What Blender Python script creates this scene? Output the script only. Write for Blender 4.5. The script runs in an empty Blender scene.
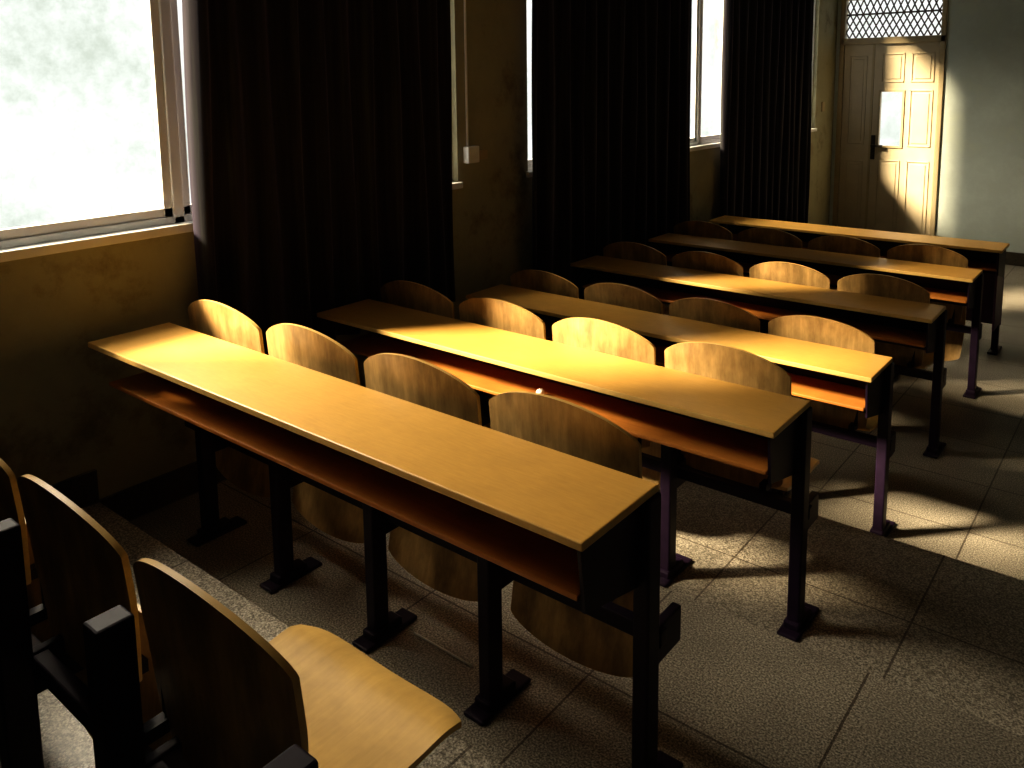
import bpy, bmesh, math, random
from mathutils import Vector, Matrix
random.seed(4)
S=bpy.context.scene
COL=bpy.context.collection
try:
    S.view_settings.view_transform='Standard'
    S.view_settings.look='Medium High Contrast'
except Exception: pass

# ------------------------------------------------ materials
def mat(name):
    m=bpy.data.materials.new(name);m.use_nodes=True
    nt=m.node_tree;b=nt.nodes['Principled BSDF'];return m,nt,b
def nd(nt,t,**k):
    n=nt.nodes.new(t)
    for a,v in k.items(): setattr(n,a,v)
    return n
def ramp(nt,stops):
    r=nd(nt,'ShaderNodeValToRGB');e=r.color_ramp.elements
    e[0].position=stops[0][0];e[0].color=(*stops[0][1],1)
    e[1].position=stops[-1][0];e[1].color=(*stops[-1][1],1)
    for p,c in stops[1:-1]:
        x=e.new(p);x.color=(*c,1)
    return r
def noise(nt,vec,scale,detail=4,rough=.55):
    n=nd(nt,'ShaderNodeTexNoise');n.inputs['Scale'].default_value=scale;n.inputs['Detail'].default_value=detail
    n.inputs['Roughness'].default_value=rough;nt.links.new(vec,n.inputs['Vector']);return n
def mapping(nt,scale):
    tc=nd(nt,'ShaderNodeTexCoord');mp=nd(nt,'ShaderNodeMapping');mp.inputs['Scale'].default_value=scale
    nt.links.new(tc.outputs['Object'],mp.inputs['Vector']);return mp.outputs[0]
def bump(nt,b,fac,strength,dist=.01):
    n=nd(nt,'ShaderNodeBump');n.inputs['Strength'].default_value=strength;n.inputs['Distance'].default_value=dist
    nt.links.new(fac,n.inputs['Height']);nt.links.new(n.outputs[0],b.inputs['Normal'])
def simple(name,c,rough=.5,metal=0,var=.15,scale=8,spec=.5):
    m,nt,b=mat(name);v=mapping(nt,(1,1,1));n=noise(nt,v,scale)
    r=ramp(nt,[(.3,tuple(x*(1-var) for x in c)),(.7,tuple(min(1,x*(1+var)) for x in c))])
    nt.links.new(n.outputs[0],r.inputs[0]);nt.links.new(r.outputs[0],b.inputs['Base Color'])
    b.inputs['Roughness'].default_value=rough;b.inputs['Metallic'].default_value=metal
    b.inputs['Specular IOR Level'].default_value=spec
    return m
def wood(name,stops,scale,rough,spec=.5,blot=0.0,fine=60,bs=9):
    m,nt,b=mat(name);v=mapping(nt,scale)
    n=noise(nt,v,fine,6,.7);r=ramp(nt,stops);nt.links.new(n.outputs[0],r.inputs[0])
    v2=mapping(nt,(1,1,.45));n2=noise(nt,v2,bs,4,.6)
    r2=ramp(nt,[(.36,(1-blot,)*3),(.62,(1,1,1))]);nt.links.new(n2.outputs[0],r2.inputs[0])
    mx=nd(nt,'ShaderNodeMix',data_type='RGBA',blend_type='MULTIPLY');mx.inputs[0].default_value=1
    nt.links.new(r.outputs[0],mx.inputs[6]);nt.links.new(r2.outputs[0],mx.inputs[7])
    nt.links.new(mx.outputs[2],b.inputs['Base Color'])
    b.inputs['Roughness'].default_value=rough;b.inputs['Specular IOR Level'].default_value=spec
    bump(nt,b,n.outputs[0],.03)
    return m
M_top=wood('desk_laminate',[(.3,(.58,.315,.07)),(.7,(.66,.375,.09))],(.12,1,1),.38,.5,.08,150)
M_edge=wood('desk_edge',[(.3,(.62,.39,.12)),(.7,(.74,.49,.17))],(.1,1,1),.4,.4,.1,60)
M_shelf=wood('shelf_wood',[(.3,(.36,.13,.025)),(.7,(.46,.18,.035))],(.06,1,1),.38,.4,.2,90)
M_chair=wood('chair_plywood',[(.3,(.40,.24,.085)),(.7,(.62,.40,.155))],(1,1,.08),.36,.42,.52,50,11)
M_seat=wood('seat_plywood',[(.3,(.50,.31,.09)),(.7,(.62,.39,.12))],(1,.08,.3),.33,.45,.2,50)
M_metal=simple('painted_steel',(.013,.006,.018),.5,0,.25,20,.22)
M_frame=simple('window_aluminium',(.88,.88,.88),.3,0,.03,5)
M_sill=simple('sill_paint',(.82,.82,.80),.45,0,.06,6)
M_cream=simple('door_paint',(.56,.47,.32),.4,0,.08,5)
M_dframe=simple('door_frame_paint',(.46,.37,.22),.45,0,.1,5)
M_grille=simple('grille_iron',(.08,.05,.04),.5,0,.2,20)
M_white=simple('white_plastic',(.9,.9,.87),.4,0,.05,20)
M_steel=simple('steel_handle',(.08,.07,.06),.3,.7,.1,20)
M_paper=simple('paper',(.9,.88,.82),.8,0,.05,30)
M_base=simple('granite_skirting',(.055,.045,.03),.35,0,.5,120)
M_panel=simple('desk_front_panel',(.055,.015,.060),.5,0,.2,10)
def wallmat(name,c,stain,sa=.45):
    m,nt,b=mat(name);v=mapping(nt,(1,1,1));n=noise(nt,v,2.2,8,.7)
    r=ramp(nt,[(.36,tuple(x*sa for x in stain)),(.47,tuple(x*.85 for x in c)),(.7,c)])
    nt.links.new(n.outputs[0],r.inputs[0]);nt.links.new(r.outputs[0],b.inputs['Base Color'])
    b.inputs['Roughness'].default_value=.75
    n2=noise(nt,v,60,5,.6);bump(nt,b,n2.outputs[0],.12);return m
M_wall=wallmat('olive_plaster',(.40,.385,.25),(.30,.26,.14),.65)
M_far=wallmat('pale_green_plaster',(.68,.76,.70),(.64,.71,.62),.95)
M_dark=wallmat('room_plaster',(.56,.58,.55),(.48,.49,.44),.9)
# curtain
m,nt,b=mat('curtain_cloth');v=mapping(nt,(1,1,.02));n=noise(nt,v,45,4)
r=ramp(nt,[(.3,(.010,.008,.013)),(.55,(.022,.020,.024)),(.75,(.042,.048,.040))]);nt.links.new(n.outputs[0],r.inputs[0]);nt.links.new(r.outputs[0],b.inputs['Base Color'])
b.inputs['Roughness'].default_value=.7;b.inputs['Specular IOR Level'].default_value=.2;M_curt=m
b.inputs['Sheen Weight'].default_value=.15;b.inputs['Sheen Tint'].default_value=(.65,.5,1,1)
# floor
m,nt,b=mat('terrazzo_tiles');tc=nd(nt,'ShaderNodeTexCoord');v=tc.outputs['Object']
n1=noise(nt,v,180,2,.6);r1=ramp(nt,[(.34,(.085,.073,.055)),(.5,(.30,.265,.205)),(.68,(.68,.62,.51))]);nt.links.new(n1.outputs[0],r1.inputs[0])
n2=noise(nt,v,1.6,6,.6);r2=ramp(nt,[(.35,(.6,.6,.6)),(.65,(1,1,1))]);nt.links.new(n2.outputs[0],r2.inputs[0])
br=nd(nt,'ShaderNodeTexBrick');br.offset=0;br.inputs['Scale'].default_value=1;br.inputs['Brick Width'].default_value=.6;br.inputs['Row Height'].default_value=.48
br.inputs['Mortar Size'].default_value=.0035;br.inputs['Color1'].default_value=(1,1,1,1);br.inputs['Color2'].default_value=(.85,.85,.85,1);br.inputs['Mortar'].default_value=(.25,.22,.2,1)
mp=nd(nt,'ShaderNodeMapping');mp.inputs['Location'].default_value=(.1,-.04,0);nt.links.new(v,mp.inputs[0]);nt.links.new(mp.outputs[0],br.inputs['Vector'])
a=nd(nt,'ShaderNodeMix',data_type='RGBA',blend_type='MULTIPLY');a.inputs[0].default_value=1
nt.links.new(r1.outputs[0],a.inputs[6]);nt.links.new(r2.outputs[0],a.inputs[7])
c=nd(nt,'ShaderNodeMix',data_type='RGBA',blend_type='MULTIPLY');c.inputs[0].default_value=1
nt.links.new(a.outputs[2],c.inputs[6]);nt.links.new(br.outputs[0],c.inputs[7]);nt.links.new(c.outputs[2],b.inputs['Base Color'])
b.inputs['Roughness'].default_value=.42;M_floor=m
# glass
m=bpy.data.materials.new('window_glass');m.use_nodes=True;nt=m.node_tree;nt.nodes.clear()
o=nd(nt,'ShaderNodeOutputMaterial');t=nd(nt,'ShaderNodeBsdfTransparent');g=nd(nt,'ShaderNodeBsdfGlossy');g.inputs['Roughness'].default_value=.05
mx=nd(nt,'ShaderNodeMixShader');mx.inputs[0].default_value=.05;nt.links.new(t.outputs[0],mx.inputs[1]);nt.links.new(g.outputs[0],mx.inputs[2]);nt.links.new(mx.outputs[0],o.inputs[0]);M_glass=m

# ------------------------------------------------ helpers
def obj(name,bm,mt,parent=None,smooth=False,bev=0):
    me=bpy.data.meshes.new(name);bmesh.ops.recalc_face_normals(bm,faces=bm.faces);bm.to_mesh(me);bm.free()
    o=bpy.data.objects.new(name,me);COL.objects.link(o)
    for x in (mt if isinstance(mt,list) else [mt]): me.materials.append(x)
    if smooth:
        for p in me.polygons:p.use_smooth=True
    if bev:
        md=o.modifiers.new('bevel','BEVEL');md.width=bev;md.segments=2;md.limit_method='ANGLE'
    if parent:
        o.parent=parent;o.matrix_parent_inverse=Matrix.Translation(-parent.location)
    return o
def addbox(bm,a,b):
    vs=[bm.verts.new((x,y,z)) for x in (a[0],b[0]) for y in (a[1],b[1]) for z in (a[2],b[2])]
    for f in ((0,1,3,2),(4,6,7,5),(0,4,5,1),(2,3,7,6),(0,2,6,4),(1,5,7,3)): bm.faces.new([vs[i] for i in f])
def boxes(name,lst,mt,parent=None,bev=0):
    bm=bmesh.new()
    for a,b in lst: addbox(bm,a,b)
    return obj(name,bm,mt,parent,False,bev)
def empty(name,loc):
    e=bpy.data.objects.new(name,None);e.location=loc;e.empty_display_size=.1;COL.objects.link(e);return e
def sheet(name,fn,nu,nv,th,mt,parent,thdir):
    """thick curved panel: fn(s,t)->point, s in -1..1, t in 0..1"""
    bm=bmesh.new();A=[];B=[];d=Vector(thdir)*th
    for j in range(nv+1):
        ra=[];rb=[]
        for i in range(nu+1):
            s=math.sin((i/nu-.5)*math.pi);p=Vector(fn(s,j/nv));ra.append(bm.verts.new(p));rb.append(bm.verts.new(p+d))
        A.append(ra);B.append(rb)
    for j in range(nv):
        for i in range(nu):
            bm.faces.new((A[j][i],A[j][i+1],A[j+1][i+1],A[j+1][i]));bm.faces.new((B[j][i],B[j+1][i],B[j+1][i+1],B[j][i+1]))
    def side(P,Q):
        for k in range(len(P)-1): 
            f=bm.faces.new((P[k],P[k+1],Q[k+1],Q[k]));f.material_index=1
    side(A[0],B[0]);side(A[-1],B[-1]);side([r[0] for r in A],[r[0] for r in B]);side([r[-1] for r in A],[r[-1] for r in B])
    o=obj(name,bm,[mt,M_edge],parent,True)
    md=o.modifiers.new('es','EDGE_SPLIT');md.split_angle=math.radians(40);return o

# ------------------------------------------------ room shell
XW=-.12;XR=7.0;YB=-3.6;YF=8.12;ZC=3.3;XO=XW-.14
fl=[((XO,YB,-.2),(XR,.04-.0,.37)),((XO,.04,-.2),(XR,1.0,.25)),((XO,1.0,-.2),(XR,1.96,.13)),((XO,1.96,-.2),(XR,YF+1.5,0))]
boxes('floor',fl,M_floor,bev=.004)
boxes('ceiling',[((XO,YB,ZC),(XR,YF,ZC+.1))],M_dark)
wins=[(-1.15,2.01,[-.50,.45,1.25]),(2.62,5.40,[3.5,4.92]),(6.0,7.53,[6.76])]
ZS,ZT=1.33,2.95
L=[((XO,YB,0),(XW,YF,ZS)),((XO,YB,ZT),(XW,YF,ZC))]
ys=[YB]+[y for w in wins for y in w[:2]]+[YF]
for i in range(0,len(ys),2): L.append(((XO,ys[i],ZS),(XW,ys[i+1],ZT)))
boxes('wall_left',L,M_wall)
boxes('wall_right',[((XR,YB,0),(XR+.1,YF,ZC))],M_dark)
boxes('wall_back',[((XO,YB-.1,0),(XR,YB,ZC))],M_dark)
# far wall with door opening
DX0,DX1,DZ=-.08,.96,2.72
boxes('wall_front',[((XO,YF,0),(DX0,YF+.15,ZC)),((DX1,YF,0),(XR,YF+.15,ZC)),((DX0,YF,DZ),(DX1,YF+.15,ZC))],M_far)
boxes('baseboard_left',[((XW,YB,.37),(XW+.015,.04,.49)),((XW,.04,.25),(XW+.015,1.0,.37)),((XW,1.0,.13),(XW+.015,1.96,.25)),((XW,1.96,0),(XW+.015,YF,.12))],M_base)
boxes('baseboard_front',[((DX1+.02,YF-.015,0),(XR,YF,.13))],M_base)
# windows
for k,(y0,y1,mul) in enumerate(wins):
    e=empty('window_%d'%(k+1),(XW-.05,(y0+y1)/2,(ZS+ZT)/2))
    x0,x1=XW-.085,XW-.035;f=.03
    L=[((x0,y0,ZS),(x1,y1,ZS+f)),((x0,y0,ZT-f),(x1,y1,ZT)),((x0,y0,ZS),(x1,y0+f,ZT)),((x0,y1-f,ZS),(x1,y1,ZT))]
    for m_ in mul: L.append(((x0,m_-.022,ZS),(x1,m_+.022,ZT)))
    boxes('frame',L,M_frame,e,.004)
    ed=[y0]+mul+[y1];L=[]
    for a_,b_ in zip(ed[:-1],ed[1:]):
        a2,b2=a_+.02,b_-.02;g=.035;xa,xb=x0+.012,x1-.012;za,zb=ZS+f,ZT-f
        L+=[((xa,a2,za),(xb,b2,za+g)),((xa,a2,zb-g),(xb,b2,zb)),((xa,a2,za),(xb,a2+g,zb)),((xa,b2-g,za),(xb,b2,zb))]
    boxes('sash',L,M_frame,e,.003)
    boxes('glass_pane',[((XW-.062,y0+.02,ZS+.02),(XW-.058,y1-.02,ZT-.02))],M_glass,e)
    boxes('sill',[((XW-.036,y0-.02,ZS-.03),(XW+.020,y1+.02,ZS+.004))],M_sill,e,.004)
# curtains
def curtain(y0,y1,zb,folds,seed,x=-.052):
    rnd=random.Random(seed);bm=bmesh.new();n=folds*10;nz=24;rows=[];ph=[rnd.uniform(-.9,.9) for _ in range(folds+2)]
    for j in range(nz+1):
        z=zb+(3.02-zb)*j/nz;row=[]
        for i in range(n+1):
            t=i/n;k=t*folds;p=ph[int(k)]*(1-k%1)+ph[int(k)+1]*(k%1)
            amp=.031*(1+.25*math.sin(k*1.7+z))
            sl=(1-j/nz)*.03*(1 if t>.5 else -1)*abs(t-.5)*2
            row.append(bm.verts.new((x+amp*math.sin(2*math.pi*k+p+.25*math.sin(z*2+k)),y0+(y1-y0)*t+sl+.008*math.sin(z*3+k*2),z)))
        rows.append(row)
    for j in range(nz):
        for i in range(n): bm.faces.new((rows[j][i],rows[j][i+1],rows[j+1][i+1],rows[j+1][i]))
    o=obj('window_curtain',bm,M_curt,None,True);md=o.modifiers.new('s','SOLIDIFY');md.thickness=.003
    bm=bmesh.new();bmesh.ops.create_cone(bm,cap_ends=True,segments=12,radius1=.012,radius2=.012,depth=y1-y0+.1,matrix=Matrix.Translation((x,(y0+y1)/2,3.03))@Matrix.Rotation(math.pi/2,4,'X'))
    obj('curtain_rod',bm,M_metal,o,True)
curtain(-1.25,-.46,.72,5,9);curtain(.485,1.86,.72,10,1);curtain(2.56,4.55,.45,13,2);curtain(5.15,7.13,.35,12,3)  # first one is out of view, added to block window light from the back row
# socket & conduit
e=empty('wall_junction_box',(XW,2.1,1.47))
boxes('box',[((XW,2.055,1.43),(XW+.04,2.145,1.52))],M_white,e,.005)
boxes('conduit',[((XW,2.082,1.515),(XW+.008,2.092,3.3))],M_white,e)
boxes('socket',[((XW,2.175,1.44),(XW+.012,2.245,1.49))],M_dframe,e,.003)
e=empty('light_switch',(XW,7.75,1.55));boxes('plate',[((XW,7.71,1.50),(XW+.01,7.79,1.6))],M_dframe,e,.002)
# door
e=empty('door_1',((DX0+DX1)/2,YF,1.1))
fy0,fy1=YF-.02,YF+.08
boxes('frame',[((DX0,fy0,0),(DX0+.05,fy1,DZ)),((DX1-.05,fy0,0),(DX1,fy1,DZ)),((DX0,fy0,DZ-.05),(DX1,fy1,DZ)),((DX0,fy0,2.2),(DX1,fy1,2.27))],M_dframe,e,.006)
la,lb,sp=DX0+.05,DX1-.05,.27
ly0,ly1=YF+.01,YF+.05
gx0,gx1,gz0,gz1=.36,.575,1.13,1.70
boxes('leaf_narrow',[((la,ly0,.01),(sp-.003,ly1,2.2))],M_cream,e,.004)
boxes('leaf_wide',[((sp+.003,ly0,.01),(gx0,ly1,2.2)),((gx1,ly0,.01),(lb,ly1,2.2)),((gx0,ly0,.01),(gx1,ly1,gz0)),((gx0,ly0,gz1),(gx1,ly1,2.2))],M_cream,e)
boxes('meeting_strip',[((sp-.012,ly0-.006,.01),(sp+.012,ly0,2.2))],M_dframe,e,.002)
def emb(x0,x1,z0,z1):
    w=.012
    return [((x0,ly0-.008,z0),(x1,ly0,z0+w)),((x0,ly0-.008,z1-w),(x1,ly0,z1)),((x0,ly0-.008,z0),(x0+w,ly0,z1)),((x1-w,ly0-.008,z0),(x1,ly0,z1)),((x0+.035,ly0-.006,z0+.035),(x1-.035,ly0,z1-.035))]
L=[]
for z0,z1 in ((.15,.95),(1.13,2.08)): L+=emb(la+.06,sp-.06,z0,z1)
for z0,z1 in ((.15,.98),(1.13,1.72),(1.80,2.10)): L+=emb(.645,.865,z0,z1)
for z0,z1 in ((.15,.98),(1.80,2.10)): L+=emb(.355,.58,z0,z1)
boxes('moulding',L,M_cream,e,.003)
w=.02
boxes('glazing_bead',[((gx0-w,ly0-.01,gz0-w),(gx1+w,ly0,gz0)),((gx0-w,ly0-.01,gz1),(gx1+w,ly0,gz1+w)),((gx0-w,ly0-.01,gz0),(gx0,ly0,gz1)),((gx1,ly0-.01,gz0),(gx1+w,ly0,gz1))],M_dframe,e)
boxes('glass_pane',[((gx0,YF+.028,gz0),(gx1,YF+.032,gz1))],M_glass,e)
boxes('handle',[((.285,ly0-.014,.98),(.325,ly0,1.24)),((.293,ly0-.05,1.12),(.31,ly0-.012,1.14)),((.293,ly0-.055,1.115),(.41,ly0-.035,1.14))],M_steel,e,.003)
# transom lattice
bm=bmesh.new();X0,X1,Z0,Z1=la,lb,2.27,DZ-.05
def bar(p,q,r=.0055):
    p=Vector(p);q=Vector(q);d=q-p
    bmesh.ops.create_cone(bm,cap_ends=True,segments=6,radius1=r,radius2=r,depth=d.length,matrix=Matrix.Translation((p+q)/2)@d.to_track_quat('Z','Y').to_matrix().to_4x4())
n=14;dx=(X1-X0)/n;zm=Z0+(Z1-Z0)*.62
for i in range(n):
    xc=X0+(i+.5)*dx
    for zc,hz in ((Z0+(Z1-Z0)*.155,(Z1-Z0)*.155),(Z0+(Z1-Z0)*.465,(Z1-Z0)*.155),(Z0+(Z1-Z0)*.81,(Z1-Z0)*.19)):
        for sx in(-1,1):
            pts=[(xc,YF+.03,zc-hz),(xc+sx*dx*.5,YF+.03,zc),(xc,YF+.03,zc+hz)]
            for k in range(2): bar(pts[k],pts[k+1],.008)
bar((X0,YF+.03,zm),(X1,YF+.03,zm),.010)
obj('transom_grille',bm,M_grille,e)
boxes('transom_glass',[((X0,YF+.055,Z0),(X1,YF+.058,Z1))],M_glass,e)

# ------------------------------------------------ desks and chairs
s_=.9605;Ld=2.028;ZT_=[1.12,.9989,.8797,.7543,.75,.75,.75];FLR=[.37,.25,.13,0,0,0,0]
LEGX=[.235,.672,1.125,1.56,2.015]
CX=[.2294+.4935*k for k in range(4)]
def legs(e,y,f,top,w=.02,dx=0):
    ly=y+.272;L=[];X=[x+dx for x in LEGX]
    for x in X:
        L.append(((x-w,ly-w-.007,f+.01),(x+w,ly+w+.007,top)))
    boxes('legs',L,M_metal,e,.005)
    bm=bmesh.new()
    for x in X:   # foot : tapered shoe
        for (ya,yb,h,w2) in ((ly-.075,ly+.13,.012,.034),(ly-.04,ly+.075,.035,.026)):
            addbox(bm,(x-w2,ya,f),(x+w2,yb,f+h))
    obj('feet',bm,M_metal,e,False,.006)
    B=[((X[0]-.19,ly+.030,f+.355),(X[-1]+.02,ly+.062,f+.395))]
    for x in X: B.append(((x-.012,ly+.02,f+.31),(x+.012,ly+.145,f+.40)))
    boxes('seat_beam',B,M_metal,e,.004)
TH=.019
def desk(i):
    y=(i-1)*s_;z=ZT_[i];f=FLR[i]
    e=empty('lecture_desk',(Ld/2,y+.15,f))
    bm=bmesh.new();addbox(bm,(0,y,z-TH),(Ld,y+.295,z))
    o=obj('desktop',bm,[M_top,M_edge],e,False,.003)
    for p in o.data.polygons:
        if abs(p.normal.z)<.5:p.material_index=1
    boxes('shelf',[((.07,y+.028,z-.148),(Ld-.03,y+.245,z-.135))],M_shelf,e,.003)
    P=[((.07,y+.238,z-.165),(Ld-.03,y+.247,z-TH)),((.07,y+.10,z-.18),(Ld-.03,y+.125,z-.148))]
    boxes('back_rail',P,M_metal,e)
    bm=bmesh.new()
    for x in LEGX:
        pr=[(y+.06,z-.148),(y+.25,z-.148),(y+.25,z-.22),(y+.10,z-.165)]
        if x==LEGX[-1]: pr=[(y+.02,z-TH),(y+.295,z-TH),(y+.295,z-.24),(y+.23,z-.22),(y+.04,z-.175)]
        xo=-.014 if x==LEGX[-1] else .010
        a=[bm.verts.new((x+xo,p[0],p[1])) for p in pr];b_=[bm.verts.new((x+xo+.008,p[0],p[1])) for p in pr]
        bm.faces.new(a);bm.faces.new(b_[::-1])
        for k in range(len(pr)): bm.faces.new((a[k],b_[k],b_[(k+1)%len(pr)],a[(k+1)%len(pr)]))
    obj('side_plates',bm,M_metal,e)
    if i<6: legs(e,y,f,z-TH)
    else:
        L=[((x-.02,y+.245,f+.01),(x+.02,y+.295,z-TH)) for x in (.12,1.05,1.985)]
        boxes('legs',L,M_metal,e,.005)
        boxes('feet',[((x-.03,y+.18,f),(x+.03,y+.38,f+.015)) for x in (.12,1.05,1.985)],M_metal,e,.004)
        boxes('front_panel',[((.03,y+.297,f+.18),(Ld-.02,y+.312,z-.03)),((Ld-.035,y+.04,f+.2),(Ld-.022,y+.297,z-TH))],M_panel,e,.003)
for i in range(1,7): desk(i)
e=empty('seat_support_beam',(1,-s_+.27,.37));legs(e,-s_,.37,1.045,.024,.045)
def chair(i,k,down):
    y=(i-1)*s_;f=FLR[i];x=CX[k]
    zc=f+(.78 if i else .665);hw=.226
    e=empty('tip_up_chair',(x,y+.4,f))
    def back(s,t):
        top=zc+.072*max(0,1-s*s)**.75;bot=f+.40-.03*max(0,1-s*s)**.5
        z=bot+(top-bot)*t;w=hw*(.90+.10*min(1,t*1.6))
        return (x+s*w,y+.352+.02*(1-(z-f)/.8)+.028*s*s-.012*t*t,z)
    sheet('backrest',back,18,12,.012,M_chair,e,(0,1,0))
    if down:
        def seat(s,t):
            yy=y+.405+t*(.345-.02*abs(s)**6);
            w=hw*(.96+.04*t)
            if t>.85: w*=1-.06*((t-.85)/.15)**2
            return (x+s*w,yy,f+.375+.012*s*s-.02*math.sin(t*math.pi)*.8-(.03*((t-.8)/.2)**2 if t>.8 else 0))
        sheet('seat',seat,16,14,.012,M_seat,e,(0,0,-1))
    else:
        def hang(s,t):
            zt=f+.50;zb=f+.165-.05*max(0,1-s*s)**.6
            z=zt+(zb-zt)*t;w=hw*(.97-.06*t*t)
            return (x+s*w,y+.425+.03*math.sin(t*math.pi)-.012*t+.01*s*s,z)
        sheet('seat',hang,16,14,.012,M_chair,e,(0,1,0))
    L=[]
    for sx in (-.16,.16):
        L.append(((x+sx-.012,y+.335,f+.385),(x+sx+.012,y+.43,f+.410)))
        L.append(((x+sx-.012,y+.378,f+.385),(x+sx+.012,y+.388,f+.56)))
    boxes('hinge_brackets',L,M_metal,e)
for i in range(0,6):
    for k in range(4):
        down=(i==0 and k==3) or (i==2 and k==3) or (i==3 and k in(1,3)) or (i==4 and k in (0,3)) or (i==5 and k==2)
        chair(i,k,down)
# small things
bm=bmesh.new();bmesh.ops.create_icosphere(bm,subdivisions=3,radius=.014)
for v in bm.verts: v.co*=1+random.uniform(-.15,.15)
bmesh.ops.translate(bm,verts=bm.verts,vec=(1.135,1.06,.8797-.135+.013))
obj('crumpled_paper_ball',bm,M_paper,None)
bm=bmesh.new();bmesh.ops.create_cone(bm,cap_ends=True,segments=10,radius1=.003,radius2=.003,depth=.23,matrix=Matrix.Translation((1.315,.345,.2535))@Matrix.Rotation(math.pi/2,4,'Y'))
obj('drinking_straw',bm,M_paper,None,True)

# ------------------------------------------------ light
W=bpy.data.worlds.new('overcast_trees');S.world=W;W.use_nodes=True;nt=W.node_tree;bg=nt.nodes['Background']
tc=nd(nt,'ShaderNodeTexCoord');n1=noise(nt,tc.outputs['Generated'],60,6,.7)
n3=noise(nt,tc.outputs['Generated'],6,6,.6)
ad=nd(nt,'ShaderNodeMath',operation='MULTIPLY_ADD');ad.inputs[1].default_value=.6;nt.links.new(n3.outputs[0],ad.inputs[0])
mu=nd(nt,'ShaderNodeMath',operation='MULTIPLY');mu.inputs[1].default_value=.4;nt.links.new(n1.outputs[0],mu.inputs[0]);nt.links.new(mu.outputs[0],ad.inputs[2])
r=ramp(nt,[(.36,(.56,.62,.54)),(.47,(.74,.79,.73)),(.56,(.90,.92,.89))]);nt.links.new(ad.outputs[0],r.inputs[0]);nt.links.new(r.outputs[0],bg.inputs[0])
bg.inputs[1].default_value=1.2
def sun(name,d,st,ang,c):
    l=bpy.data.lights.new(name,'SUN');l.energy=st;l.angle=math.radians(ang);l.color=c
    o=bpy.data.objects.new(name,l);COL.objects.link(o);o.rotation_euler=Vector(d).to_track_quat('-Z','Y').to_euler();o.location=(-4,-3,6);return o
sun('sun_low',(1,.98,-.98),24,10,(1,.81,.53))
sun('sun_hazy',(1,.14,-.88),15,48,(1,.87,.66))

# ------------------------------------------------ camera
f,py,yaw,pi_,ro=827.92,194.0,.678,.1368,-.0114
F=Vector((-math.sin(yaw),math.cos(yaw),0));R=Vector((math.cos(yaw),math.sin(yaw),0));U=Vector((0,0,1))
F1=math.cos(pi_)*F-math.sin(pi_)*U;U1=math.cos(pi_)*U+math.sin(pi_)*F
R2=math.cos(ro)*R+math.sin(ro)*U1;U2=-math.sin(ro)*R+math.cos(ro)*U1
cd=bpy.data.cameras.new('camera');co=bpy.data.objects.new('camera',cd);COL.objects.link(co)
mw=Matrix((( R2.x,U2.x,-F1.x,2.8463),(R2.y,U2.y,-F1.y,-1.2153),(R2.z,U2.z,-F1.z,1.8684),(0,0,0,1)))
co.matrix_world=mw;cd.sensor_width=36;cd.lens=f*36/1024;cd.shift_y=-(384-py)/1024;cd.clip_start=.02
S.camera=co
